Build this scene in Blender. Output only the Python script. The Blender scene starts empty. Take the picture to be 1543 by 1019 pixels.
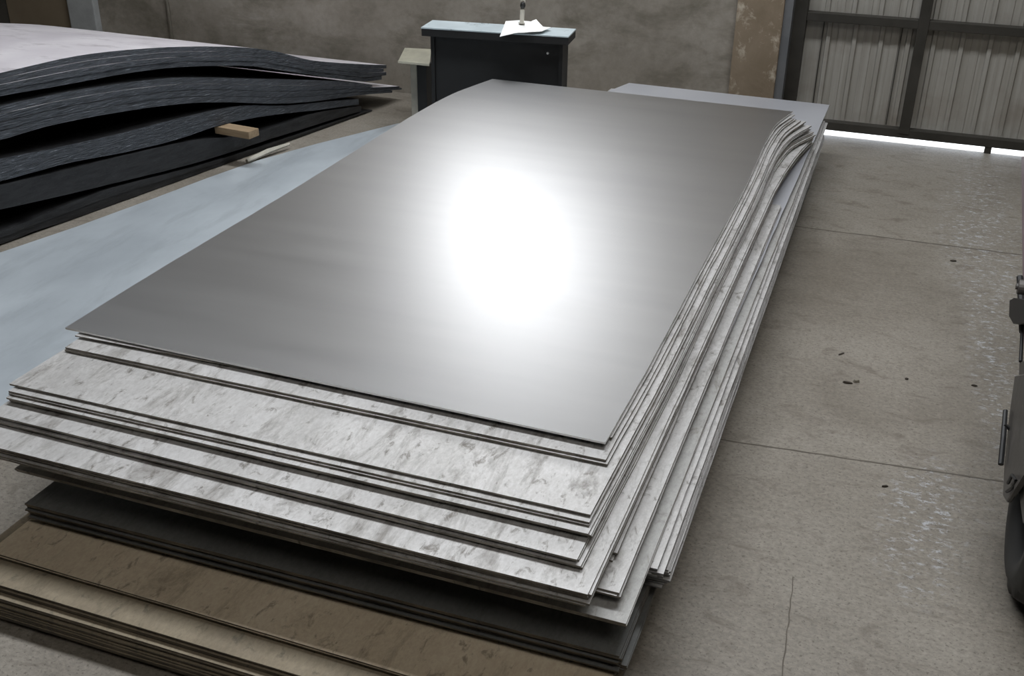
import bpy, bmesh, math, random
from mathutils import Vector, Matrix, noise
random.seed(7)
S = bpy.context.scene
COL = S.collection

# ------------------------------------------------------------------ camera
F = 1620.0
H = 1.80
def _ray(x, y): return Vector((x-771.5, -(y-509.5), -F))
_a = _ray(1450, -325); _b = _ray(450, -325-12.0)
_up = _a.cross(_b).normalized()
if _up.y < 0: _up = -_up
_Y = _a.normalized(); _X = _Y.cross(_up)
R = Matrix((_X, _Y, _up))
cam_d = bpy.data.cameras.new('camera'); cam = bpy.data.objects.new('camera', cam_d); COL.objects.link(cam)
cam.matrix_world = Matrix.Translation((0, 0, H)) @ R.to_4x4()
cam_d.sensor_width = 36.0; cam_d.lens = F/1543*36.0; cam_d.clip_start = .05
S.camera = cam
CAM = Vector((0, 0, H))
def P(u, v, z=0.0):                      # where a sight line meets the level z
    d = R @ _ray(u, v); return CAM + d*((z-H)/d.z)
def PY(u, v, y):                         # ... meets the upright plane Y = y
    d = R @ _ray(u, v); return CAM + d*(y/d.y)
def PV(u, v, a, b):                      # ... meets the upright plane through ground points a, b -> (s, z)
    d = R @ _ray(u, v); t = (b-a); t.z = 0; L = t.length; t = t/L
    n = Vector((-t.y, t.x, 0)); k = (a-CAM).dot(n)/d.dot(n); q = CAM+d*k
    return (q-a).dot(t), q.z

# ------------------------------------------------------------------ view, world, lights
S.view_settings.view_transform = 'Standard'; S.view_settings.look = 'None'
S.view_settings.exposure = 0.0; S.view_settings.gamma = 1.0; S.view_settings.use_curve_mapping = False
W = bpy.data.worlds.new('sky'); S.world = W; W.use_nodes = True
W.node_tree.nodes['Background'].inputs[0].default_value = (.80, .88, 1, 1)
W.node_tree.nodes['Background'].inputs[1].default_value = 4
sun_d = bpy.data.lights.new('sun', 'SUN'); sun_d.energy = 8; sun_d.angle = .01; sun = bpy.data.objects.new('sun', sun_d); COL.objects.link(sun); sun.rotation_euler = (math.radians(-40), 0, 0)   # falls on the yard behind the gate
def area(name, loc, target, sx, sy, power, col=(1, 1, 1), spread=180):
    l = bpy.data.lights.new(name, 'AREA'); l.shape = 'RECTANGLE'; l.size = sx; l.size_y = sy
    l.energy = power; l.color = col; l.spread = math.radians(spread)
    o = bpy.data.objects.new(name, l); COL.objects.link(o); o.location = loc
    o.rotation_euler = (Vector(target)-Vector(loc)).to_track_quat('-Z', 'Y').to_euler()
    return o
WALL_Y = 6.20; GATE_Y = 6.32
area('window_daylight', (-2.18, WALL_Y-.04, 2.0), (-1.4, 2.6, .6), .95, .85, 23, (.97, .98, 1))
area('rooflight_daylight', (-1.2, 3.7, 5.2), (-1.2, 2.6, 0), 4.5, .8, 275, (.93, .96, 1))
area('front_fill', (1.2, -.6, 5.2), (0, 1.4, 0), 3.0, 1.6, 90, (1, .96, .9))  # added fill lamp, lifts the front edges and the low brown sheets

# ------------------------------------------------------------------ materials
def newmat(name):
    m = bpy.data.materials.new(name); m.use_nodes = True
    nt = m.node_tree; b = nt.nodes['Principled BSDF']; return m, nt, b
def tex(nt, scale=(1, 1, 1), nscale=5, detail=6, rough=.6, dist=0, rot=(0, 0, 0)):
    tc = nt.nodes.new('ShaderNodeTexCoord'); mp = nt.nodes.new('ShaderNodeMapping')
    mp.inputs['Scale'].default_value = scale; mp.inputs['Rotation'].default_value = rot
    n = nt.nodes.new('ShaderNodeTexNoise'); n.inputs['Scale'].default_value = nscale
    n.inputs['Detail'].default_value = detail; n.inputs['Roughness'].default_value = rough
    n.inputs['Distortion'].default_value = dist
    nt.links.new(tc.outputs['Object'], mp.inputs[0]); nt.links.new(mp.outputs[0], n.inputs[0])
    return n.outputs[0]
def ramp(nt, src, stops):
    r = nt.nodes.new('ShaderNodeValToRGB'); e = r.color_ramp.elements
    while len(e) < len(stops): e.new(.5)
    for k, (p, c) in enumerate(stops):
        e[k].position = p; e[k].color = (c, c, c, 1) if not hasattr(c, '__len__') else (*c, 1)
    nt.links.new(src, r.inputs[0]); return r.outputs[0]
def mix(nt, fac, a, b, mode='MIX'):
    m = nt.nodes.new('ShaderNodeMix'); m.data_type = 'RGBA'; m.blend_type = mode
    for s, v in ((m.inputs[0], fac), (m.inputs[6], a), (m.inputs[7], b)):
        if isinstance(v, (int, float)): s.default_value = v
        elif isinstance(v, tuple): s.default_value = (*v, 1)
        else: nt.links.new(v, s)
    return m.outputs[2]
def bump(nt, b, src, strength=.2, dist=.01):
    n = nt.nodes.new('ShaderNodeBump'); n.inputs['Strength'].default_value = strength
    n.inputs['Distance'].default_value = dist
    nt.links.new(src, n.inputs['Height']); nt.links.new(n.outputs[0], b.inputs['Normal'])
def mottled(name, c1, c2, metal=0, r1=.5, r2=.7, scale=(1, 1, 1), nscale=5, stain=None, stain_scale=(1, 1, 1), stain_n=3,
            stain_lo=.58, stain_hi=.7, bmp=0, fine=0, rot=(0, 0, 0)):
    m, nt, b = newmat(name)
    a = tex(nt, scale, nscale, 8, .62, .3, rot)
    col = mix(nt, ramp(nt, a, [(.32, 0), (.68, 1)]), c1, c2)
    if fine:
        f = tex(nt, scale, nscale*14, 4, .7, 0, rot)
        col = mix(nt, fine, col, ramp(nt, f, [(.3, .15), (.7, .9)]), 'OVERLAY')
    if stain:
        s = tex(nt, stain_scale, stain_n, 9, .68, .2, rot)
        col = mix(nt, ramp(nt, s, [(stain_lo, 0), (stain_hi, 1)]), col, stain)
    nt.links.new(col, b.inputs['Base Color'])
    b.inputs['Metallic'].default_value = metal
    nt.links.new(ramp(nt, a, [(.3, r1), (.7, r2)]), b.inputs['Roughness'])
    if bmp: bump(nt, b, a, bmp)
    return m
def plain(name, c, metal=0, rough=.5):
    m, nt, b = newmat(name)
    col = mix(nt, ramp(nt, tex(nt, (1, 1, 1), 12), [(.3, 0), (.7, 1)]), tuple(x*.85 for x in c), tuple(min(1, x*1.12) for x in c))
    nt.links.new(col, b.inputs['Base Color']); b.inputs['Metallic'].default_value = metal
    b.inputs['Roughness'].default_value = rough; return m

def polished():
    m, nt, b = newmat('polished_steel')
    a = tex(nt, (.6, 5, 1), 2.2, 5, .5)
    nt.links.new(mix(nt, ramp(nt, a, [(.3, 0), (.7, 1)]), (.46, .46, .463), (.49, .49, .49)), b.inputs['Base Color'])
    b.inputs['Metallic'].default_value = 1
    nt.links.new(ramp(nt, a, [(.3, .41), (.7, .43)]), b.inputs['Roughness'])
    b.inputs['Anisotropic'].default_value = .42           # rolled finish: spreads light across the rolling direction
    tn = nt.nodes.new('ShaderNodeCombineXYZ'); tn.inputs[0].default_value = .95; tn.inputs[1].default_value = .3
    nt.links.new(tn.outputs[0], b.inputs['Tangent'])
    return m
def weathered(name, c1, c2, stain, metal=.35, r=.42, lo=.56, hi=.75, seed=0, blot=.5):
    m, nt, b = newmat(name)
    ang = (0, 0, .25+.1*seed)
    a = tex(nt, (1, .55, 1), 3.2+seed*.3, 8, .62, .4, ang)
    col = mix(nt, ramp(nt, a, [(.3, 0), (.7, 1)]), c1, c2)
    s = tex(nt, (1.6, .45, 1), 7+seed, 10, .72, .6, ang)
    col = mix(nt, ramp(nt, s, [(lo, 0), (hi, .75)]), col, stain)
    s2 = tex(nt, (1.3, .7, 1), 26, 6, .7, .5, ang)
    col = mix(nt, ramp(nt, s2, [(.57, 0), (.67, blot)]), col, stain)
    s3 = tex(nt, (1.0, .5, 1), 120, 3, .7, 0, ang)
    col = mix(nt, .25, col, ramp(nt, s3, [(.3, .25), (.7, .8)]), 'OVERLAY')
    nt.links.new(col, b.inputs['Base Color'])
    b.inputs['Metallic'].default_value = metal
    nt.links.new(ramp(nt, s, [(.35, r), (.7, min(1, r+.22))]), b.inputs['Roughness'])
    bump(nt, b, s2, .06, .002)
    return m
def grimy_edge(name, c1, c2, metal=.3, r=.5):
    m, nt, b = newmat(name)
    a = tex(nt, (1, 1, 9), 6, 8, .7, .3)
    l = tex(nt, (4, 1.5, 420), 2.0, 3, .6)
    col = mix(nt, ramp(nt, a, [(.38, 0), (.62, 1)]), c1, c2)
    col = mix(nt, .75, col, ramp(nt, l, [(.38, .05), (.62, .9)]), 'OVERLAY')
    ch = tex(nt, (6, 6, 6), 5, 5, .7)
    col = mix(nt, ramp(nt, ch, [(.60, 0), (.66, .8)]), col, (.05, .045, .04))
    nt.links.new(col, b.inputs['Base Color']); b.inputs['Metallic'].default_value = metal
    nt.links.new(ramp(nt, a, [(.3, r), (.7, r+.2)]), b.inputs['Roughness'])
    bump(nt, b, l, .3, .002)
    return m
M = {}
M['polish'] = polished()
M['polish_edge'] = plain('cut_edge_glint', (.98, .98, .98), .1, .4)  # near-white colour stands in for light caught along the cut edge
M['galv'] = [weathered('weathered_sheet_%s' % n, (.47, .46, .445), (.64, .63, .62), (.13, .115, .095), .35, .38, .49, .68, k, .75)
             for k, n in enumerate(('pale', 'mid', 'spotted'))]
M['galv_dull'] = weathered('dull_sheet', (.33, .325, .31), (.43, .425, .41), (.17, .155, .13), .3, .5, .52, .72, 1)
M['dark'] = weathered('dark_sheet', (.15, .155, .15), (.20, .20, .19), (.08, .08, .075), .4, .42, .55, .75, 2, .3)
M['rusty'] = weathered('dusty_brown_sheet', (.54, .445, .32), (.66, .56, .42), (.20, .16, .115), .08, .65, .55, .75, 0, .7)
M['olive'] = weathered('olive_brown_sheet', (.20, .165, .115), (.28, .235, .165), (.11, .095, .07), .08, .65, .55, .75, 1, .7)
M['edge'] = grimy_edge('grimy_sheet_edge', (.11, .095, .075), (.36, .33, .285))
M['edge_light'] = grimy_edge('bare_sheet_edge', (.13, .13, .13), (.52, .52, .54), .6, .35)
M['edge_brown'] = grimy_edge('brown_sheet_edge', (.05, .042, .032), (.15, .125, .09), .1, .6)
M['blue'] = mottled('bluish_sheet', (.48, .53, .57), (.62, .68, .72), .4, .38, .50, (1, .6, 1), 2.2, (.36, .40, .43), (2.2, .5, 1), 3.0, .50, .85, 0, 0, (0, 0, .3))
M['sky_tinted'] = mottled('sky_tinted_sheet', (.47, .48, .515), (.52, .53, .56), .4, .35, .5, (1, 1, 1), 2, (.5, .5, .5), (1, 1, 1), 3, .6, .8)  # lilac tint is the sky's reflection put into the base colour
M['plate_top'] = mottled('lilac_grey_plate', (.66, .62, .66), (.80, .77, .79), .15, .4, .55, (1, 1, 1), 3, (.36, .33, .34), (1, 2, 1), 4, .55, .75)
M['plate_edge'] = mottled('black_flame_cut_edge', (.018, .021, .025), (.085, .095, .11), .5, .28, .5, (3, 3, 40), 5, (.26, .28, .32), (14, 3, 60), 4, .58, .68, .9)  # pale streaks are broken highlights painted along the black edge
M['plate_dark'] = mottled('dark_plate', (.012, .012, .013), (.035, .036, .038), .3, .4, .6, (2, 2, 9), 5, (.14, .14, .15), (4, 4, 70), 5, .64, .72, .5)
M['black'] = plain('black_paint', (.012, .012, .012), 0, .55)
M['cab_top'] = mottled('scuffed_blue_grey_top', (.46, .54, .57), (.60, .68, .71), .2, .25, .4, (1, 1, 1), 5, (.10, .12, .13), (1, 1, 1), 9, .58, .68)
M['cream'] = plain('cream_card', (.55, .53, .43), 0, .7)
M['paper'] = plain('white_paper', (.85, .85, .83), 0, .8)
M['bone'] = plain('worn_pale_tube', (.45, .43, .37), 0, .6)
M['wood'] = mottled('raw_timber', (.22, .15, .09), (.34, .25, .15), 0, .6, .8, (1, 8, 8), 6)
M['tyre'] = mottled('dusty_tyre', (.016, .016, .015), (.04, .038, .035), 0, .6, .85, (1, 1, 1), 8)
M['machine'] = mottled('greasy_machine_metal', (.05, .048, .045), (.19, .18, .17), .5, .35, .6, (1, 1, 1), 9, (.26, .25, .24), (2, 2, 6), 12, .62, .72, .3)
M['paint'] = plain('dull_mauve_paint', (.30, .22, .25), 0, .45)
M['gate_frame'] = mottled('brown_black_gate_frame', (.030, .028, .022), (.055, .05, .042), .2, .5, .7, (1, 1, 1), 6)
M['jamb'] = mottled('grey_steel_jamb', (.13, .135, .14), (.19, .195, .20), .3, .5, .7, (1, 1, 1), 4)
def gate_panel_mat():
    m, nt, b = newmat('dusty_corrugated_sheet')
    a = tex(nt, (22, 1, .8), 2.0, 6, .6)
    c = tex(nt, (1, 1, 1), 2.6, 6, .6)
    col = mix(nt, ramp(nt, a, [(.3, 0), (.7, 1)]), (.30, .285, .25), (.40, .385, .35))
    col = mix(nt, ramp(nt, c, [(.52, 0), (.75, .7)]), col, (.22, .19, .155))
    nt.links.new(col, b.inputs['Base Color']); b.inputs['Roughness'].default_value = .6; b.inputs['Metallic'].default_value = .15
    return m
M['gate_panel'] = gate_panel_mat()
def concrete_floor():
    m, nt, b = newmat('worn_concrete')
    a = tex(nt, (1, 1, 1), 1.3, 8, .62, .3)
    f = tex(nt, (1, 1.3, 1), 60, 8, .8)
    g = tex(nt, (.8, 1.6, 1), 9, 8, .7, .8)
    col = mix(nt, ramp(nt, a, [(.3, 0), (.7, 1)]), (.16, .140, .112), (.28, .256, .218))
    col = mix(nt, .5, col, ramp(nt, f, [(.3, .15), (.7, .85)]), 'OVERLAY')
    col = mix(nt, ramp(nt, g, [(.33, .7), (.46, 0)]), col, (.13, .108, .085))
    # polished flecks, the slab's glossy reflections painted in as pale colour
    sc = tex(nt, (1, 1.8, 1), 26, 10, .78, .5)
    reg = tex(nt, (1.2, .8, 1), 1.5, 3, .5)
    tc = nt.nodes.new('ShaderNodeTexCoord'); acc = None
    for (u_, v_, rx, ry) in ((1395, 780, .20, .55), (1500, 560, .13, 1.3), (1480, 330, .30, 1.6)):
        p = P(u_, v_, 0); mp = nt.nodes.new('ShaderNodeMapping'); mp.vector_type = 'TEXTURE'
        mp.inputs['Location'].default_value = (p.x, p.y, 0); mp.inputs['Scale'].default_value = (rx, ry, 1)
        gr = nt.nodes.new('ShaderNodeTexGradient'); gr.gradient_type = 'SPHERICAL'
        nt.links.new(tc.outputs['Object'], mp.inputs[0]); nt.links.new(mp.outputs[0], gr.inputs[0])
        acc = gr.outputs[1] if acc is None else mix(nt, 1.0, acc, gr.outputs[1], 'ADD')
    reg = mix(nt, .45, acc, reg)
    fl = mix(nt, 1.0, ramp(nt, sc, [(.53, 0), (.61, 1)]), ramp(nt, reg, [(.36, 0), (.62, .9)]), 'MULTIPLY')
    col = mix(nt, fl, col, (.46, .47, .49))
    pits = tex(nt, (1, 1.2, 1), 95, 4, .7)
    col = mix(nt, ramp(nt, pits, [(.35, .8), (.44, 0)]), col, (.09, .075, .06))
    nt.links.new(col, b.inputs['Base Color'])
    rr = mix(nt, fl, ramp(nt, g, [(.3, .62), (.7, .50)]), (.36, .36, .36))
    nt.links.new(rr, b.inputs['Roughness'])
    bump(nt, b, f, .12, .004)
    return m
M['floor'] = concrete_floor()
M['joint'] = plain('joint_filler', (.12, .105, .085), 0, .9)
M['wall'] = mottled('grimy_plaster', (.21, .185, .15), (.35, .32, .275), 0, .8, .95, (1, 1, 1), 1.5, (.13, .115, .085), (.8, 1, 1.6), 2.6, .48, .72, .15, .15)
M['pillar'] = mottled('rough_brown_concrete', (.19, .145, .095), (.26, .205, .145), 0, .85, .95, (1, 1, 1), 5, (.48, .42, .33), (1, 1, .8), 11, .54, .66, .5)
M['white_wall'] = plain('pale_painted_column', (.36, .37, .37), 0, .7)
M['board'] = mottled('brown_board', (.15, .115, .075), (.19, .15, .10), 0, .7, .8, (1, 1, 1), 3)
M['dark_wall'] = plain('dark_hall_wall', (.05, .048, .045), 0, .9)  # unseen walls and roof set dark so the polished sheet reflects little
M['unseen_ceiling'] = plain('dark_roof', (.05, .049, .047), 0, .9)
M['outside'] = plain('sunlit_yard', (.85, .85, .83), 0, .9)
M['debris'] = plain('dark_scrap', (.05, .04, .03), 0, .8)
M['leaf'] = plain('dry_grey_leaf', (.22, .20, .16), 0, .8)
gl, nt, b = newmat('daylit_pane')
b.inputs['Base Color'].default_value = (.8, .85, .9, 1); b.inputs['Emission Color'].default_value = (.95, .97, 1, 1); b.inputs['Emission Strength'].default_value = 2
M['pane'] = gl

# ------------------------------------------------------------------ helpers
def mesh_obj(name, bm, mats, parent=None, smooth=False):
    me = bpy.data.meshes.new(name); bmesh.ops.recalc_face_normals(bm, faces=bm.faces[:])
    bm.to_mesh(me); bm.free()
    for m in (mats if isinstance(mats, (list, tuple)) else [mats]): me.materials.append(m)
    if smooth:
        for p in me.polygons: p.use_smooth = True
    o = bpy.data.objects.new(name, me); COL.objects.link(o); o.parent = parent; return o
def tag(o, label, cat, group=None, kind=None):
    if label: o['label'] = label
    if cat: o['category'] = cat
    if group: o['group'] = group
    if kind: o['kind'] = kind
    return o
def struct(o): o['kind'] = 'structure'; return o
def empty(name, loc, rz=0):
    o = bpy.data.objects.new(name, None); COL.objects.link(o); o.location = loc; o.rotation_euler = (0, 0, rz); o.empty_display_size = .1; return o
def box(bm, x0, x1, y0, y1, z0, z1, mi=0, bev=0):
    r = bmesh.ops.create_cube(bm, size=1)
    for v in r['verts']:
        v.co = Vector(((x0+x1)/2+v.co.x*(x1-x0), (y0+y1)/2+v.co.y*(y1-y0), (z0+z1)/2+v.co.z*(z1-z0)))
    fs = list({f for v in r['verts'] for f in v.link_faces})
    for f in fs: f.material_index = mi
    if bev:
        es = list({e for f in fs for e in f.edges})
        bmesh.ops.bevel(bm, geom=es, offset=bev, segments=2, affect='EDGES', profile=.6)
    return r['verts']
def box_obj(name, dims, mat, parent=None, bev=0):
    bm = bmesh.new(); box(bm, *dims, bev=bev); return mesh_obj(name, bm, mat, parent)
def tube(bm, pts, r, n=10, cap=True):
    rings = []
    for i, p in enumerate(pts):
        p = Vector(p); a = Vector(pts[max(0, i-1)]); c = Vector(pts[min(len(pts)-1, i+1)])
        t = (c-a).normalized(); q = t.to_track_quat('Z', 'Y'); rr = r[i] if hasattr(r, '__len__') else r
        rings.append([bm.verts.new(p+q @ Vector((rr*math.cos(k*2*math.pi/n), rr*math.sin(k*2*math.pi/n), 0))) for k in range(n)])
    for A, B in zip(rings, rings[1:]):
        for k in range(n): bm.faces.new((A[k], A[(k+1) % n], B[(k+1) % n], B[k]))
    if cap: bm.faces.new(rings[0]); bm.faces.new(rings[-1])
def lerp_list(xs, ys, x):
    if x <= xs[0]: k = 0
    elif x >= xs[-1]: k = len(xs)-2
    else: k = max(i for i in range(len(xs)-1) if xs[i] <= x)
    t = (x-xs[k])/(xs[k+1]-xs[k]); return ys[k]+t*(ys[k+1]-ys[k])
def smooth_list(xs, ys, x):              # monotone-ish cubic through the points
    n = len(xs)
    if x <= xs[0] or x >= xs[-1]: return lerp_list(xs, ys, x)
    k = max(i for i in range(n-1) if xs[i] <= x)
    def m(i):
        if i == 0: return (ys[1]-ys[0])/(xs[1]-xs[0])
        if i == n-1: return (ys[-1]-ys[-2])/(xs[-1]-xs[-2])
        return (ys[i+1]-ys[i-1])/(xs[i+1]-xs[i-1])
    h = xs[k+1]-xs[k]; t = (x-xs[k])/h
    return ((2*t**3-3*t*t+1)*ys[k]+(t**3-2*t*t+t)*h*m(k)+(-2*t**3+3*t*t)*ys[k+1]+(t**3-t*t)*h*m(k+1))

# ------------------------------------------------------------------ the setting
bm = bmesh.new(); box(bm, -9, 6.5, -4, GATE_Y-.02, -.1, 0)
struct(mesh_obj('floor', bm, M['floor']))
def strip(name, a, b, w):
    t = (b-a).normalized(); n = Vector((-t.y, t.x, 0))*w/2; bm = bmesh.new()
    N = 40; prev = None
    for i in range(N+1):
        q = a.lerp(b, i/N)+n.normalized()*.004*noise.noise(Vector((i*.35, a.y, 0)))
        ww = 1+.7*noise.noise(Vector((i*1.3, 5, a.x)))
        v = [bm.verts.new(q+n*ww+Vector((0, 0, .0009))), bm.verts.new(q-n*ww+Vector((0, 0, .0009)))]
        if prev: bm.faces.new((prev[0], prev[1], v[1], v[0]))
        prev = v
    o = mesh_obj(name, bm, M['joint']); return struct(o)
strip('trim_1', P(1060, 659), P(1640, 745), .006)
strip('trim_2', P(1180, 339), P(1640, 397), .008)
strip('trim_3', P(1195, 870), P(1170, 1100), .003)
bm = bmesh.new(); box(bm, -9, -.94, WALL_Y, WALL_Y+.25, 0, 1.55)
for x0, x1 in ((-9, -2.77), (-1.67, -.94)): box(bm, x0, x1, WALL_Y, WALL_Y+.25, 1.55, 2.65)
box(bm, -9, -.94, WALL_Y, WALL_Y+.25, 2.65, 5.4)
box(bm, -.94, 6.5, WALL_Y, WALL_Y+.25, 3.2, 5.4); box(bm, 2.9, 6.5, WALL_Y, WALL_Y+.25, 0, 3.2)
struct(mesh_obj('wall_back', bm, M['wall']))
struct(box_obj('unseen_wall_left', (-9.2, -9, -4, WALL_Y, 0, 5.4), M['dark_wall']))
struct(box_obj('unseen_wall_right', (6.5, 6.7, -4, WALL_Y, 0, 5.4), M['dark_wall']))
struct(box_obj('unseen_wall_front', (-9, 6.5, -4.2, -4, 0, 5.4), M['dark_wall']))
struct(box_obj('unseen_ceiling', (-9.2, 6.7, -4.2, WALL_Y+.25, 5.4, 5.55), M['unseen_ceiling']))
for k, wx in ((1, -2.22),):
    win = struct(empty('window_%d' % k, (wx, WALL_Y, 1.55)))
    bm = bmesh.new()
    for d in ((-.55, -.49, .0, .07, 0, 1.1), (.49, .55, .0, .07, 0, 1.1), (-.55, .55, .0, .07, 0, .05), (-.55, .55, .0, .07, 1.05, 1.1), (-.02, .02, .0, .07, 0, 1.1)): box(bm, *d)
    mesh_obj('window_frame', bm, M['gate_frame'], win)
    box_obj('pane', (-.49, .49, .03, .04, .05, 1.05), M['pane'], win)
struct(box_obj('yard', (-4, 8, GATE_Y-.019, 16, -.14, -.001), M['outside'])).name = 'ground_outside'
# pillar and the pieces along the wall
xa = PY(1097, 0, WALL_Y-.05).x; xb = PY(1184, 0, WALL_Y-.05).x; xl = PY(1085, 137, WALL_Y-.05).x
bm = bmesh.new(); box(bm, -.955, -.70, WALL_Y-.05, GATE_Y+.1, 0, 5.4, bev=.008)
struct(mesh_obj('trim_4', bm, M['pillar']))
struct(box_obj('trim_5', (-.70, -.655, WALL_Y-.03, GATE_Y+.1, 0, 3.2), M['jamb']))
def wall_x(u, v): return PY(u, v, WALL_Y).x
struct(box_obj('trim_6', (wall_x(114, 30), wall_x(153, 30), WALL_Y-.06, WALL_Y-.001, 0, 3.6), M['white_wall'], bev=.01))
struct(box_obj('trim_7', (wall_x(-12, 20), wall_x(15, 20), WALL_Y-.12, WALL_Y-.001, 0, 3.6), M['gate_frame'], bev=.01))
bm = bmesh.new(); tube(bm, [(wall_x(258, 30), WALL_Y-.02, 0), (wall_x(258, 30), WALL_Y-.02, 3.6)], .012, 12)
struct(mesh_obj('trim_8', bm, M['bone'], smooth=True))
o = box_obj('wall_board', (wall_x(16, 20), wall_x(112, 20), WALL_Y-.022, WALL_Y-.002, 0, 1.9), M['board'], bev=.003)
tag(o, 'brown board standing against the back wall left of the pale column', 'board')

# the gate
g = empty('door_1', (-.66, GATE_Y, 0)); struct(g)
GX0, GX1 = .0, 3.5
cx = PY(1392, 35, GATE_Y).x+.66
def bar(name, x0, x1, z0, z1, y0=-.06, y1=.0): return box_obj(name, (x0, x1, y0, y1, z0, z1), M['gate_frame'], g, bev=.004)
zr = PY(1392, 35, GATE_Y).z; zb = PY(1360, 198, GATE_Y).z
bar('gate_stile', .0, .075, .04, 3.1); bar('gate_stile', cx-.028, cx+.028, zb, 3.1)
bar('gate_stile', 2.2, 2.26, zb, 3.1)
bar('gate_rail', .075, 3.4, zr-.024, zr+.024, -.055); bar('gate_rail', .0, 3.4, zb-.024, zb+.026, -.055)
bar('gate_rail', .0, 3.56, 3.0, 3.24)
xf = PY(1490, 215, GATE_Y).x+.66
bar('gate_foot', xf-.018, xf+.018, .0, zb-.02, -.05, -.01)
# corrugated cladding: raised ribs with real depth
def cladding(x0, x1, z0, z1, pitch, first):
    bm = bmesh.new(); pts = [(x0, 0)]; x = x0+first
    while x+.05 < x1:
        pts += [(x-.016, 0), (x-.010, -.014), (x+.010, -.014), (x+.016, 0)]
        pts += [(x+pitch*.33, 0), (x+pitch*.36, -.004), (x+pitch*.64, -.004), (x+pitch*.67, 0)]
        x += pitch
    pts.append((x1, 0)); pts = sorted([p for p in pts if p[0] <= x1])
    for i in range(len(pts)-1):
        a, b = pts[i], pts[i+1]
        if b[0]-a[0] < 1e-5: continue
        v = [bm.verts.new((p[0], p[1]+.012, z)) for p, z in ((a, z0), (b, z0), (b, z1), (a, z1))]; bm.faces.new(v)
    bmesh.ops.remove_doubles(bm, verts=bm.verts[:], dist=1e-5)
    ext = bmesh.ops.solidify(bm, geom=bm.faces[:], thickness=.002)
    return mesh_obj('gate_cladding', bm, M['gate_panel'], g)
x1 = .075
cladding(.02, cx, zb, zr, .141, .18)
cladding(cx, 3.4, zb, zr, .141, .07)
cladding(.02, 3.4, zr, 3.05, .141, .155)
# dark seams lapping the sheets
for xx in (.165, cx-.105):
    box_obj('lap_seam', (xx, xx+.006, -.006, .004, zb+.03, zr-.03), M['gate_frame'], g)

# ------------------------------------------------------------------ steel sheets
def sheet(name, fl, fr, yb, z, t, top, edge, rot=0.0, right=None, left=None, back=None, droop=0.0, dfar=0.0, nx=6, ny=26, jag=.0012, xw=1.0, tip=None):
    """a sheet lying at level z: front corners fl, fr (x, y), back edge at yb; right / left / back may bend the outline"""
    bm = bmesh.new(); top_v, bot_v = [], []
    sd = random.random()*50
    ly0, ry0 = fl[1], fr[1]
    for j in range(ny+1):
        v = j/ny; v = v+.15*math.sin(v*math.pi)*v          # finer towards the far end
        rt, rb = [], []
        for i in range(nx+1):
            u = i/nx
            y0 = ly0+(ry0-ly0)*u
            y = y0+(yb+(ry0-ly0)*(u-.5)-y0)*v if back is None else y0+((back[0]+(back[1]-back[0])*u)-y0)*v
            xl = fl[0]+(rot*(y-ly0)) if left is None else left(y)
            xr = fr[0]+(rot*(y-ry0)) if right is None else right(y)
            if dfar and y > 4.05: xr += dfar*((y-4.05)/.95)**2
            jg = jag*noise.noise(Vector((y*9, sd, 0)))*2
            x = xl+(xr-xl)*u+(jg if i in (0, nx) else 0)
            yy = y+(jag*1.4*noise.noise(Vector((x*7, sd, 3))) if j in (0, ny) else 0)
            zz = z
            if droop and y > 4.05: zz -= droop*((y-4.05)/.95)**2*max(0, (u-.35)/.65)**2
            if tip and j <= 3 and i == 0: zz += tip*(1-j/3)
            rt.append(bm.verts.new((x, yy, zz))); rb.append(bm.verts.new((x, yy, zz-t)))
        top_v.append(rt); bot_v.append(rb)
    for j in range(ny):
        for i in range(nx):
            f = bm.faces.new((top_v[j][i], top_v[j][i+1], top_v[j+1][i+1], top_v[j+1][i])); f.smooth = True
            f = bm.faces.new((bot_v[j][i], bot_v[j+1][i], bot_v[j+1][i+1], bot_v[j][i+1])); f.smooth = True
    def side(A, B):
        for k in range(len(A)-1):
            f = bm.faces.new((A[k], A[k+1], B[k+1], B[k])); f.material_index = 1
    side(top_v[0], bot_v[0]); side(top_v[-1], bot_v[-1])
    side([r[0] for r in top_v], [r[0] for r in bot_v])
    side([r[-1] for r in top_v], [r[-1] for r in bot_v])
    for e in bm.edges:
        if len(e.link_faces) == 2 and e.link_faces[0].material_index != e.link_faces[1].material_index: e.smooth = False
    # put the origin at the front right corner, on the underside
    org = Vector((fr[0], fr[1], z-t))
    for v in bm.verts: v.co -= org
    o = mesh_obj(name, bm, [top, edge]); o.location = org
    return o
def c2(u, v, z): p = P(u, v, z); return (p.x, p.y)

GRP = 'sheets of the tall stack'
def J(a=.004): return random.uniform(-a, a)
def pack(n, fl, fr, yb, z, t, tops, edge, label, group, yj=.007, xj=.004, gap=.0008, ro=None, first=None, first_label=None, **kw):
    """n loose sheets, one object each, from level z downwards; the first one shows its face"""
    for k in range(n):
        jx, jy = (0, 0) if k == 0 else (J(xj), J(yj))
        if ro is not None: kw['right'] = sm(ro+(0 if k == 0 else random.uniform(-.005, .017)))
        o = sheet('steel_sheet', (fl[0]+jx, fl[1]+jy+.002*(k > 0)), (fr[0]+jx, fr[1]+jy+J(.002)+.002*(k > 0)), yb+J(.02), z-k*(t+gap), t*(1 if k == 0 else random.uniform(.8, .98)),
                  first if (k == 0 and first) else random.choice(tops) if isinstance(tops, list) else tops, edge, **kw)
        if k == 0 and first_label: tag(o, first_label, 'steel sheet', GRP)
        else: tag(o, label, 'steel sheet', group)
    return z-n*(t+gap)

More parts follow.
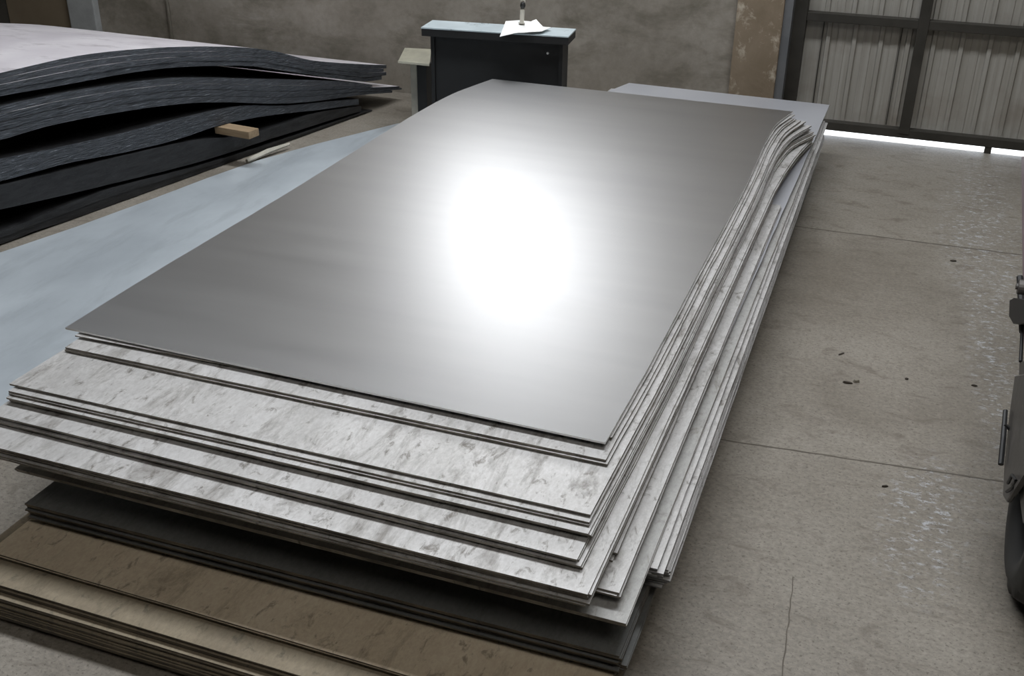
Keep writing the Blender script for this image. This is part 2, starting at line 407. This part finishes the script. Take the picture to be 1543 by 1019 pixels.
# the polished sheet on top (outline bowed a little along its long sides)
Z0 = .460
le = [P(u, v, Z0) for u, v in ((98, 494), (250, 400), (418, 300), (510, 243), (600, 187), (655, 155), (690, 138))]
le_y = [p.y for p in le]; le_x = [p.x for p in le]
re = [P(u, v, Z0) for u, v in ((912, 667), (980, 548), (1060, 397), (1113, 299), (1139, 245), (1153, 214), (1170, 187), (1195, 168))]
re_y = [p.y for p in re]; re_x = [p.x for p in re]
fl, fr = c2(98, 494, Z0), c2(912, 667, Z0); br, bl = c2(1195, 168, Z0), c2(742, 119, Z0)
le_y.append(bl[1]); le_x.append(bl[0])
o = sheet('steel_sheet', fl, fr, br[1], Z0, .005, M['polish'], M['polish_edge'], right=lambda y: smooth_list(re_y, re_x, y),
          left=lambda y: smooth_list(le_y, le_x, y), back=(bl[1], br[1]), nx=10, ny=44, jag=.0006)
tag(o, 'large mirror-bright steel sheet lying on top of the tall stack', 'steel sheet', GRP)
sm = lambda off, k=1.0: (lambda y: smooth_list(re_y, re_x, y)+off+k*.02*max(0, (y-4.3))**2)
fl, fr = c2(112, 505, .452), c2(905, 655, .452)
o = sheet('steel_sheet', fl, fr, 4.97, .4505, .0035, M['galv'][0], M['edge'], right=sm(.004), tip=.0)
tag(o, 'thin bright sheet directly under the polished one, its left corner showing', 'steel sheet', GRP)

lab = 'thin worn sheet edge %s'
G = M['galv']
fl, fr = c2(98, 523, .442), c2(920, 695, .442)
z = pack(2, fl, fr, 4.97, .442, .0058, G, M['edge'], lab % 'between the two uppermost dull sheets', 'hidden sheets under the second face', first=G[1],
         first_label='dull grey sheet whose narrow front strip shows just below the polished sheet', ro=.014, yj=.006)
fl, fr = c2(14, 578, .4275), c2(890, 775, .4275)
z = pack(1, fl, fr, 4.98, .4275, .005, G, M['edge'], '', None, first=G[2],
         first_label='broad pale sheet with dark scratches and smudges, widest face in front of the polished sheet', ro=.038)
fl, fr = c2(13, 590, .418), c2(887, 788, .418)
z = pack(2, fl, fr, 5.0, .4195, .0045, G, M['edge'], lab % 'under the broad scratched face', 'sheets under the scratched face', first=G[0],
         first_label='grey sheet showing as a thin light line right under the broad scratched face', ro=.042, dfar=.01, yj=.006)
fl, fr = c2(10, 600, .407), c2(881, 804, .407)
z = pack(3, fl, fr, 5.0, .4085, .0045, G, M['edge'], lab % 'two lines under the scratched face', 'sheets of the third ledge', first=G[1],
         first_label='third thin ledge down, a brownish sheet line below the scratched face', ro=.048, dfar=.03, droop=.008, yj=.007)
fl, fr = c2(-17, 624, .390), c2(868, 843, .390)
z = pack(4, fl, fr, 5.02, .3905, .0052, G, M['edge'], lab % 'with the thick dark front edge under the middle ledge', 'sheets of the middle ledge', first=G[1],
         first_label='smooth grey middle ledge sheet above a thick dark bundle of edges', ro=.045, dfar=.045, droop=.018, yj=.008, xj=.008)
fl, fr = c2(-48, 664, .3655), c2(886, 896, .3655)
z = pack(6, fl, fr, 5.05, .3665, .0048, G, M['edge'], lab % 'under the lowest wide pale ledge', 'sheets of the lowest pale ledge', first=G[0],
         first_label='lowest wide pale ledge sheet, its right corner overhanging the dark sheets', yj=.008, xj=.005, rot=-.001, dfar=.05, droop=.028)
# packs shifted right, their corners set back
def shifted(n, rc, z, t, label, group, flabel, yb, rot, tilt=.0, edge='edge', width=1.53, top=None, xj=.012, yj=.01):
    fr = c2(*rc, z); fl = (fr[0]-width, fr[1]-tilt)
    return pack(n, fl, fr, yb, z, t, G, M[edge], label, group, first=top or random.choice(G), first_label=flabel, yj=yj, xj=xj, rot=rot)
zz = shifted(4, (924, 832), .3365, .0046, lab % 'whose corner pokes out right of the lowest pale ledge', 'sheets set back at the right corner',
             'sheet set back behind the right corner of the lowest pale ledge', 4.15, -.004, -.03, xj=.008)
zz = shifted(3, (933, 893), .3155, .0048, lab % 'under the set-back corner', 'sheets under the set-back corner',
             'grey sheet whose front right corner shows just right of the lowest pale ledge', 4.15, -.004, -.0)
U = .2985
# pale sheet sticking out at the far end, bluish sky reflection in its colour
bl, br = P(948, 125, U), P(1250, 158, U); q = P(917, 137, U); frU = c2(950, 892, U); frU = (frU[0]-.03, frU[1])
kx = (q.x-bl.x)/(q.y-bl.y)
o = sheet('steel_sheet', (-1.86, frU[1]), (frU[0]+.004, frU[1]), br.y, U, .005, M['sky_tinted'], M['edge_light'],
          left=lambda y: max(-1.86, min(bl.x, bl.x+kx*(y-bl.y))), right=lambda y: frU[0]+.004+(br.x-frU[0]-.004)*(y-frU[1])/(br.y-frU[1]), back=(bl.y, br.y), ny=40)
tag(o, 'pale sheet tinted lilac-blue by reflected sky, jutting out beyond the far end of the stack', 'steel sheet', GRP)
zz = pack(3, (frU[0]-1.12, frU[1]+.01), (frU[0]+.006, frU[1]+.01), 5.72, U-.0055, .0048, G, M['edge_light'], lab % 'below the sky-tinted sheet', 'sheets under the sky-tinted sheet', rot=-.004, xj=.014, yj=.012,
          first_label='first sheet edge under the jutting sky-tinted sheet')
rc = c2(943, 941, .281)
zz = pack(2, (rc[0]-1.55, rc[1]-.008), rc, 5.05, .2805, .0048, G, M['edge'], lab % 'just above the dark gap in the stack', 'sheets over the dark gap', rot=-.003,
          first=M['galv_dull'], first_label='dull sheet hanging over the dark gap, lowest edge of the upper stack')
r4 = c2(990, 863, .26)
zz = pack(5, (r4[0]-1.15, r4[1]+.01), (r4[0], r4[1]), 5.6, .2685, .0048, G, M['edge_light'], lab % 'at the stepped right corner above the dark sheets', 'sheets of the stepped right corner',
          rot=-.008, xj=.015, yj=.006, first_label='upper sheet of the stepped corner on the right flank')
r5 = c2(1003, 877, .2)
zz = pack(11, (r5[0]-1.15, r5[1]+.01), (r5[0], r5[1]), 5.5, .2415, .0048, G, M['edge_light'], lab % 'at the outermost right flank', 'sheets of the outermost right flank',
          rot=-.010, xj=.012, yj=.006, first_label='topmost sheet of the outermost right flank bundle')
# the dark lower pack
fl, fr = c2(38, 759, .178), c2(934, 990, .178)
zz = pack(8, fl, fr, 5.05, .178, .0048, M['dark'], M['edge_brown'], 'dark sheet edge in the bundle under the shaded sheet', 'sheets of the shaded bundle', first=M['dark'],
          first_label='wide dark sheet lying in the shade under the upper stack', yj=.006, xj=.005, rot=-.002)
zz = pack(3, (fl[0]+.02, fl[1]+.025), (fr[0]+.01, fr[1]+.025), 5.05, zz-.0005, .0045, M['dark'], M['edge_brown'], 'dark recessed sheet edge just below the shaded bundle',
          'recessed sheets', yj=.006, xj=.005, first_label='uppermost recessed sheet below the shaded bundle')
# the brown sheets nearest the floor
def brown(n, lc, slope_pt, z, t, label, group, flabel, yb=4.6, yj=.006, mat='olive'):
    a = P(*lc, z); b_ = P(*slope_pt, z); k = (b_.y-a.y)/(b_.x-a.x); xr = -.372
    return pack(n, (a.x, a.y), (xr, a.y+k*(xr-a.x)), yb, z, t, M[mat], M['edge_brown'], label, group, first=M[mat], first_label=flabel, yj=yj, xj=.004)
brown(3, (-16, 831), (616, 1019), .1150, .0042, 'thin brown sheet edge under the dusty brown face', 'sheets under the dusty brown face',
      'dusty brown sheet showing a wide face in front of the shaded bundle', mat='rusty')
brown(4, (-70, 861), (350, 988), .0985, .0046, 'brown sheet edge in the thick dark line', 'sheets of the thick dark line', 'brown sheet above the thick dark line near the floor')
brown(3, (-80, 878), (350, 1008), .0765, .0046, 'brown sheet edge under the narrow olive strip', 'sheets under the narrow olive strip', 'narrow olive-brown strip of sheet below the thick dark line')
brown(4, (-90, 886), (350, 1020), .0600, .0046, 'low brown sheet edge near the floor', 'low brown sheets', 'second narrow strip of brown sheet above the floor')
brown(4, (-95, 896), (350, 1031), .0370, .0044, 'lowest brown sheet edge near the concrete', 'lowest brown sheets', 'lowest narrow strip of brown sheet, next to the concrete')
# bearers the stack stands on
for yb in (2.3, 3.3, 4.3):
    o = box_obj('timber_bearer', (-1.7, -.5, yb-.03, yb+.03, .0055, .0135), M['wood'])
    tag(o, 'flat timber strip under the lowest sheets of the stack', 'timber', 'bearers under the stack')

# bluish sheet on the floor between stack and plates
a = P(0, 381, .004); b_ = P(600, 188, .004); t = (b_-a).normalized(); n = Vector((t.y, -t.x, 0))
k = P(0, 640, .004); s = (k-a).dot(t); A0 = a+t*s
bm = bmesh.new(); L = (P(600, 186, .004)-A0).dot(t)+.04; Wd = 1.5
A1 = A0+t*L; B0 = A0+n*Wd; B1 = A1+n*Wd
mid = [P(u, v, .004) for u, v in ((0, 381), (118, 341), (235, 298), (314, 268), (388, 242), (477, 217), (600, 186))]
cor = [A0, B0, B1, A1] + mid[::-1]
tv = [bm.verts.new((p.x-A0.x, p.y-A0.y, .005)) for p in cor]; bv = [bm.verts.new((p.x-A0.x, p.y-A0.y, .0)) for p in cor]
bm.faces.new(tv); bm.faces.new(bv[::-1])
for i in range(len(cor)): bm.faces.new((tv[i], bv[i], bv[(i+1) % len(cor)], tv[(i+1) % len(cor)]))
o = mesh_obj('steel_sheet', bm, M['blue']); o.location = (A0.x, A0.y, .0)
tag(o, 'single bluish steel sheet lying flat on the floor between stack and black plates', 'steel sheet')

# ------------------------------------------------------------------ pile of thick bent plates on the left
Ga, Gb = P(0, 372, 0), P(552, 172, 0)
gt = (Gb-Ga); gt.z = 0; gt.normalize(); gn = Vector((-gt.y, gt.x, 0)); wn = Vector((-.999, .03, 0))
def curve(px):
    q = sorted(PV(u, v, Ga, Gb) for u, v in px); return [a[0] for a in q], [a[1] for a in q]
def clampz(z): return max(.004, z)
CV = {
 '1t': [(-250, 165), (0, 110), (118, 84), (220, 73), (306, 70), (374, 72), (418, 78), (447, 86), (477, 92), (550, 97), (582, 98)],
 '1b': [(-250, 195), (0, 145), (98, 128), (196, 110), (275, 101), (388, 100), (447, 109), (506, 118), (550, 123), (580, 119)],
 '2t': [(-250, 205), (0, 159), (98, 139), (196, 124), (275, 117), (388, 119), (477, 121), (535, 124), (562, 128), (604, 127)],
 '2b': [(-250, 270), (0, 210), (78, 188), (177, 169), (275, 156), (340, 154), (418, 156), (477, 152), (535, 144), (604, 138)],
 '3t': [(-250, 285), (0, 239), (78, 224), (169, 204), (275, 177), (359, 160), (432, 159), (491, 153), (540, 149)],
 '3b': [(-250, 320), (0, 273), (98, 247), (196, 228), (275, 208), (334, 188), (400, 175), (477, 166), (543, 157)],
 '4t': [(-250, 326), (0, 279), (118, 251), (196, 232), (294, 211), (353, 206), (400, 196), (430, 186), (477, 170), (546, 160)],
 '4b': [(-250, 365), (0, 316), (98, 294), (177, 275), (275, 251), (353, 228), (400, 212), (477, 188), (548, 166)],
 '5t': [(-250, 400), (0, 349), (78, 318), (157, 287), (275, 256), (353, 234), (400, 219), (477, 193), (550, 168)],
 '5b': [(-250, 410), (0, 369), (59, 347), (157, 318), (235, 296), (314, 267), (392, 239), (470, 206), (554, 172)]}
CV = {k: curve(v) for k, v in CV.items()}
PW = 1.35
def plate(top_f, bot_f, s0, s1, off, width, mats, label, group, name='steel_plate', n=46, m=4, sag=None):
    bm = bmesh.new(); T, B = [], []; sd = random.random()*40
    for j in range(n+1):
        s_ = s0+(s1-s0)*j/n; zt, zb_ = top_f(s_), bot_f(s_); rt, rb = [], []
        for i in range(m+1):
            w = off+width*i/m+(.004*noise.noise(Vector((s_*12, sd, 0))) if i == 0 else 0)
            q = Ga+gt*s_+wn*w
            dz = sag(s_)*i/m if sag else 0
            rt.append(bm.verts.new((q.x, q.y, zt-dz))); rb.append(bm.verts.new((q.x, q.y, zb_-dz)))
        T.append(rt); B.append(rb)
    for j in range(n):
        for i in range(m):
            bm.faces.new((T[j][i], T[j][i+1], T[j+1][i+1], T[j+1][i])).smooth = True
            bm.faces.new((B[j][i], B[j+1][i], B[j+1][i+1], B[j][i+1])).smooth = True
    def side(A, C):
        for k_ in range(len(A)-1):
            f = bm.faces.new((A[k_], A[k_+1], C[k_+1], C[k_])); f.material_index = 1
    side(T[0], B[0]); side(T[-1], B[-1]); side([r[0] for r in T], [r[0] for r in B]); side([r[-1] for r in T], [r[-1] for r in B])
    for e in bm.edges:
        if len(e.link_faces) == 2 and e.link_faces[0].material_index != e.link_faces[1].material_index: e.smooth = False
    q = Ga+gt*s1; q.z = bot_f(s1)
    for v in bm.verts: v.co -= q
    o = mesh_obj(name, bm, mats); o.location = q
    return tag(o, label, 'steel plate', group)
def fn(key, lo=.004): return lambda s_: max(lo, smooth_list(*CV[key], s_))
def between(a, b, t0, gapz=0.0): return lambda s_: max(.004, a(s_)+(b(s_)-a(s_))*t0+gapz)
def plates(kt, kb, n, s1s, names, grp, mats, gap=.0015, lo=.004):
    ft, fb = fn(kt, lo+.012), fn(kb, lo)
    for i in range(n):
        a = between(ft, fb, i/n); b = between(ft, fb, (i+1)/n, gap)
        if i == n-1: b = fb
        s0 = min(CV[kt][0][0], CV[kb][0][0])
        plate(a, b, -1.1, s1s[i], random.uniform(-.008, .008) if i else 0, PW+J(.02), PT if 'pale tip' in names[i] else mats, names[i], grp,
              sag=(lambda s_: max(0, fn('1b')(s_)-fn('2t')(s_)-.004)) if (kt == '1t' and i == n-1) else None)
e1 = CV['1t'][0][-1]; e2 = CV['2t'][0][-1]; e3 = CV['3t'][0][-1]; e5 = CV['5b'][0][-1]
PT = [M['plate_top'], M['plate_edge']]; PD = [M['plate_dark'], M['plate_edge']]; PK = [M['plate_dark'], M['plate_dark']]
grp = 'thick bent plates on the left'
plates('1t', '1b', 4, [e1, e1-.03, e1-.01, e1-.05],
       ['uppermost bent plate of the left pile with a lilac-grey top face', 'second bent plate from the top of the left pile',
        'third bent plate from the top of the left pile', 'bent plate right above the upper black gap of the left pile'], grp, PT)
plates('2t', '2b', 4, [e2-.28, e2-.02, e2, e2-.1],
       ['bent plate right below the upper black gap of the left pile', 'bent plate with a pale tip jutting out at the far end of the left pile',
        'bent plate under the pale jutting tip of the left pile', 'lowest bent plate of the second bundle in the left pile'], grp, PD)  # dark tops paint in the shade of the gap above this bundle
plates('3t', '3b', 1, [e3], ['single dark wavy plate in the middle of the left pile, over the timber block'], grp, PD)
plates('4t', '4b', 1, [e3+.02], ['dark wavy plate passing under the timber block'], grp, PK)
plates('5t', '5b', 2, [e5, e5+.05], ['lower black plate near the floor with a thin bright line', 'bottom black plate of the left pile'], grp, PK)

# timber block poking out of the pile
s_, z_ = PV(338, 194, Ga, Gb)
q = Ga+gt*(s_+.0)
bm = bmesh.new(); box(bm, -.03, .19, -.04, .04, -.019, .019, bev=.003)
o = mesh_obj('timber_block', bm, M['wood']); q.z = z_-.0
o.matrix_world = Matrix.Translation(q) @ Matrix.Rotation(math.atan2(-gn.y, -gn.x)+.1, 4, 'Z')
tag(o, 'short raw timber block poking out between the bent plates', 'timber')
a = P(372, 243, .012); b_ = P(436, 217, .03)
bm = bmesh.new(); tube(bm, [(0, 0, 0), ((b_-a).x*.5, (b_-a).y*.5, .016), tuple(b_-a)], [.012, .014, .008], 6)
o = mesh_obj('wood_splinter', bm, M['bone']); o.location = a
tag(o, 'pale splinter of wood on the floor beside the black plates', 'wood scrap')

# ------------------------------------------------------------------ black cabinet behind the stack
ZC = .65
A, B, Cc, Dd = P(634, 41, ZC), P(857, 55, ZC), P(886, 45, ZC), P(668, 28, ZC)
cw = (B-A).length; cd = (Cc-B).length; ang = math.atan2((B-A).y, (B-A).x)
cab = empty('cabinet', (A.x, A.y, 0), ang)
tag(cab, 'low black cabinet with a scuffed blue-grey top behind the stack', 'cabinet')
box_obj('cabinet_top', (0, cw, -.0, cd, ZC-.008, ZC), M['cab_top'], cab, .002)
box_obj('top_rim', (.002, cw-.002, .002, cd-.002, ZC-.045, ZC-.0082), M['black'], cab, .002)
x0, x1_, y0, y1 = .04, cw-.035, .035, cd-.02
bm = bmesh.new()
box(bm, x0, x0+.02, y0, y1, 0, ZC-.0455); box(bm, x1_-.02, x1_, y0, y1, 0, ZC-.0455); box(bm, x0+.02, x1_-.02, y1-.012, y1, .02, ZC-.0455)
box(bm, x0+.02, x1_-.02, y0+.02, y1-.013, .03, .05)
mesh_obj('body', bm, M['black'], cab)
box_obj('back_panel', (x0+.021, x1_-.021, y0+.012, y0+.019, .01, ZC-.0455), M['black'], cab)
box_obj('kick_strip', (x0+.021, x1_-.021, y0-.002, y0+.011, .01, .06), M['black'], cab)
bm = bmesh.new(); tube(bm, [(x1_-.08, y0+.011, ZC-.1), (x1_-.08, y0+.003, ZC-.1)], .006, 10)
mesh_obj('screw', bm, M['polish_edge'], cab)
# white paper on the cabinet
bm = bmesh.new(); zp = ZC+.002
pts = [(753, 57), (762, 37), (786, 34), (800, 36), (808, 34), (818, 42), (830, 46), (816, 51), (795, 52), (775, 55)]
vs = [P(u, v, zp) for u, v in pts]; cen = sum(vs, Vector())/len(vs)
fy = A.y-.006
top = [bm.verts.new(((v.x-cen.x), (v.y-cen.y), .004+.012*abs(math.sin(i*1.9)))) for i, v in enumerate(vs)]
ctr = bm.verts.new((0, 0, .006))
for i in range(len(top)): bm.faces.new((top[i], top[(i+1) % len(top)], ctr))
bmesh.ops.subdivide_edges(bm, edges=bm.edges[:], cuts=2)
for v in bm.verts: v.co.z += .003*noise.noise(v.co*40)
bmesh.ops.solidify(bm, geom=bm.faces[:], thickness=.0015)
o = mesh_obj('paper_sheet', bm, M['paper']); o.location = (cen.x, cen.y, zp)
tag(o, 'crumpled white paper lying on the black cabinet, one corner over the edge', 'paper')
# tube with a dark knob
p = P(786, 37, ZC+.012); t_ = empty('knobbed_tube', (p.x, p.y, ZC+.012))
tag(t_, 'pale upright tube with a dark round knob standing on the white paper', 'tube')
ht = PY(789, 13, p.y).z-(ZC+.012)
bm = bmesh.new(); tube(bm, [(0, 0, 0), (0, 0, .008), (.001, 0, .012), (.004, 0, ht-.006), (.004, 0, ht)], [.018, .018, .011, .0125, .010], 16)
mesh_obj('tube_body', bm, M['bone'], t_, True)
bm = bmesh.new(); bmesh.ops.create_uvsphere(bm, u_segments=16, v_segments=10, radius=.014)
for v in bm.verts: v.co = Vector((v.co.x+.005, v.co.y, v.co.z*1.25+ht+.016))
mesh_obj('knob', bm, M['black'], t_, True)
bm = bmesh.new()
ring = [(.005+.013*math.cos(k), 0, ht+.03+.013*math.sin(k)) for k in [i*math.pi/8 for i in range(0, 9)]]
tube(bm, ring, .003, 8); mesh_obj('ring', bm, M['bone'], t_, True)
# cream stand left of the cabinet
YS = 5.62
st = empty('card_stand', (PY(626, 120, YS).x, YS, 0)); tag(st, 'small stand with a tilted cream tray just left of the black cabinet', 'stand')
ox = st.location.x
def LX(u, v): return PY(u, v, YS).x-ox
zt = PY(622, 97, YS).z; 
a, b_, c_, d_ = [PY(u, v, y) for u, v, y in ((600, 92, YS-.12), (647, 98, YS-.12), (650, 74, YS+.1), (610, 72, YS+.1))]
bm = bmesh.new()
q4 = [bm.verts.new((v.x-ox, v.y-YS, v.z)) for v in (a, b_, c_, d_)]; bm.faces.new(q4)
bmesh.ops.solidify(bm, geom=bm.faces[:], thickness=.006)
box(bm, a.x-ox, b_.x-ox+.0, a.y-YS-.004, a.y-YS, a.z-.010, a.z+.002)
mesh_obj('tray', bm, M['cream'], st)
zbase = a.z-.02
box_obj('post', (LX(622, 120), LX(632, 120), -.03, .03, .018, zbase), M['bone'], st, .004)
box_obj('foot', (LX(612, 150), LX(646, 150), -.07, .07, 0, .018), M['bone'], st, .006)
box_obj('side_board', (LX(634, 120), LX(648, 120), -.05, .05, .02, zbase-.01), M['black'], st, .003)

# ------------------------------------------------------------------ vehicle at the right edge
XV = .40
def PX(u, v, x):
    d = R @ _ray(u, v); return CAM+d*(x/d.x)
FX, FY = .75, 2.4
for_ = empty('forklift', (FX, FY, 0)); tag(for_, 'dark greasy forklift half cut off by the right border', 'forklift')
def L3(p): return (p.x-FX, p.y-FY, p.z)
def outline(name, pts, x, th, mat):
    """a plate standing upright at X = x, th thick"""
    bm = bmesh.new(); pp = [L3(PX(u, v, x)) for u, v in pts]
    A_ = [bm.verts.new(q) for q in pp]; B_ = [bm.verts.new((q[0]+th, q[1], q[2])) for q in pp]
    bm.faces.new(A_); bm.faces.new(B_[::-1])
    for i in range(len(pp)): bm.faces.new((A_[i], A_[(i+1) % len(pp)], B_[(i+1) % len(pp)], B_[i]))
    bmesh.ops.bevel(bm, geom=bm.edges[:], offset=.003, segments=1, affect='EDGES')
    return mesh_obj(name, bm, mat, for_)
def wheel(cx_, cy_, r, w):
    """side face at X = cx_"""
    bm = bmesh.new(); n = 64; k_ = r
    prof = [(.03, .60), (.004, .66), (0, .80), (.008, .86), (.012, .95), (.045, 1.0), (w-.045, 1.0), (w-.012, .95), (w, .8), (w-.004, .66), (w-.03, .60)]
    rings = []
    for k in range(n):
        a_ = k*2*math.pi/n; lug = 0 if k % 4 < 3 else -.045
        rings.append([bm.verts.new((cx_+x-FX, cy_-FY+r*(q+(lug if q > .9 else 0))*math.cos(a_), r+r*(q+(lug if q > .9 else 0))*math.sin(a_))) for x, q in prof])
    for k in range(n):
        A_, B_ = rings[k], rings[(k+1) % n]
        for i in range(len(prof)): bm.faces.new((A_[i], A_[(i+1) % len(prof)], B_[(i+1) % len(prof)], B_[i]))
    mesh_obj('tyre', bm, M['tyre'], for_, True)
    bm = bmesh.new(); c = (cx_-FX, cy_-FY, r)
    tube(bm, [(c[0]+.05, c[1], c[2]), (c[0]+w-.03, c[1], c[2])], r*.615, 40)
    tube(bm, [(c[0]+.02, c[1], c[2]), (c[0]+.055, c[1], c[2])], [r*.22, r*.25], 20)
    for k in range(6):
        a_ = k*math.pi/3; tube(bm, [(c[0]+.035, c[1]+r*.4*math.cos(a_), c[2]+r*.4*math.sin(a_)), (c[0]+.055, c[1]+r*.4*math.cos(a_), c[2]+r*.4*math.sin(a_))], .010, 6)
    mesh_obj('rim', bm, M['machine'], for_)
wheel(.435, 2.46, .26, .16)
outline('side_plate', [(1529, 566), (1560, 560), (1560, 690), (1531, 735), (1516, 757), (1511, 748), (1513, 700), (1519, 640), (1523, 610)], XV, .012, M['machine'])
bm = bmesh.new(); tube(bm, [L3(PX(1515, 619, XV-.012)), L3(PX(1512, 660, XV-.012)), L3(PX(1508, 700, XV-.012))], [.006, .007, .007], 8)
tube(bm, [L3(PX(1514, 640, XV-.012)), L3(PX(1523, 648, XV+.004))], .005, 8); mesh_obj('rod', bm, M['black'], for_)
bm = bmesh.new()
tube(bm, [L3(PX(1519, 728, XV-.006)), L3(PX(1525, 716, XV-.010)), L3(PX(1531, 724, XV-.010)), L3(PX(1525, 736, XV-.008)), L3(PX(1517, 741, XV-.006))], .004, 8); mesh_obj('handle', bm, M['black'], for_)
outline('mudguard', [(1536, 545), (1570, 540), (1570, 760), (1541, 790), (1535, 740), (1531, 640)], XV+.02, .12, M['machine'])
box_obj('chassis', (.62-FX, 1.3-FX, 2.0-FY, 3.4-FY, .10, .75), M['machine'], for_, .01)
XB = .47
q0, q1 = PX(1541, 430, XB), PX(1539, 232, XB)
outline('body_panel', [(1541, 520), (1541, 430), (1540, 330), (1539, 236), (1600, 225), (1600, 520)], XB, .03, M['paint'])
p1 = L3(PX(1531, 468, XV)); bm = bmesh.new()
outline('latch', [(1521, 452), (1528, 449), (1550, 452), (1550, 486), (1527, 488), (1520, 478)], XV, .03, M['black'])
p2 = L3(PX(1534, 432, XV))
bm = bmesh.new(); tube(bm, [(p2[0], p2[1], p2[2]), (p2[0]+.03, p2[1], p2[2])], .022, 18); tube(bm, [(p2[0]-.006, p2[1], p2[2]), (p2[0]+.07, p2[1], p2[2])], .009, 12)
mesh_obj('pulley', bm, M['machine'], for_)
bm = bmesh.new(); tube(bm, [L3(PX(1541, 486, XV+.02)), L3(PX(1538, 545, XV+.02))], .005, 8); tube(bm, [L3(PX(1537, 418, XV+.015)), L3(PX(1541, 500, XV+.03))], .010, 8)
tube(bm, [(p1[0]+.02, p1[1], p1[2]), (.62-FX+.1, p1[1], p1[2])], .012, 8)
mesh_obj('bracket_rod', bm, M['black'], for_)

# ------------------------------------------------------------------ scraps on the floor
def scrap(u, v, ln, wd, rz, mat, name, label, cat, h=.006):
    p = P(u, v, 0); bm = bmesh.new(); n = 7; base = []
    for k in range(n):
        a_ = k*2*math.pi/n; r = 1+.35*noise.noise(Vector((k*3.1, u, v)))
        base.append((ln/2*r*math.cos(a_), wd/2*r*math.sin(a_)))
    vb = [bm.verts.new((x, y, .0)) for x, y in base]; vt = [bm.verts.new((x*.8, y*.8, h*(.6+.6*abs(noise.noise(Vector((x*90, y*90, u))))))) for x, y in base]
    bm.faces.new(vt); bm.faces.new(vb[::-1])
    for i in range(n): bm.faces.new((vb[i], vb[(i+1) % n], vt[(i+1) % n], vt[i]))
    o = mesh_obj(name, bm, mat); o.location = (p.x, p.y, .001); o.rotation_euler = (0, 0, rz); tag(o, label, cat); return o
scrap(1277, 578, .035, .012, .1, M['debris'], 'metal_scrap', 'dark scrap beside the dry leaf in the middle of the open floor', 'scrap', .008)
scrap(1290, 576, .024, .016, .6, M['leaf'], 'dry_leaf', 'small curled dry leaf in the middle of the open floor', 'leaf', .012)
scrap(1468, 582, .022, .010, 0, M['debris'], 'metal_scrap', 'small dark flake on the floor left of the forklift side plate', 'scrap')
scrap(1436, 394, .030, .014, .2, M['debris'], 'metal_scrap', 'dark flake on the floor just beyond the far joint line', 'scrap')
scrap(1333, 734, .022, .008, .4, M['debris'], 'metal_scrap', 'dark flake on the floor just on the near side of the near joint line', 'scrap')
scrap(1366, 572, .014, .008, .4, M['debris'], 'metal_scrap', 'tiny dark crumb on the floor right of the dry leaf', 'scrap')
scrap(1268, 534, .03, .008, .9, M['debris'], 'metal_scrap', 'thin dark sliver on the floor behind the dry leaf', 'scrap', .004)
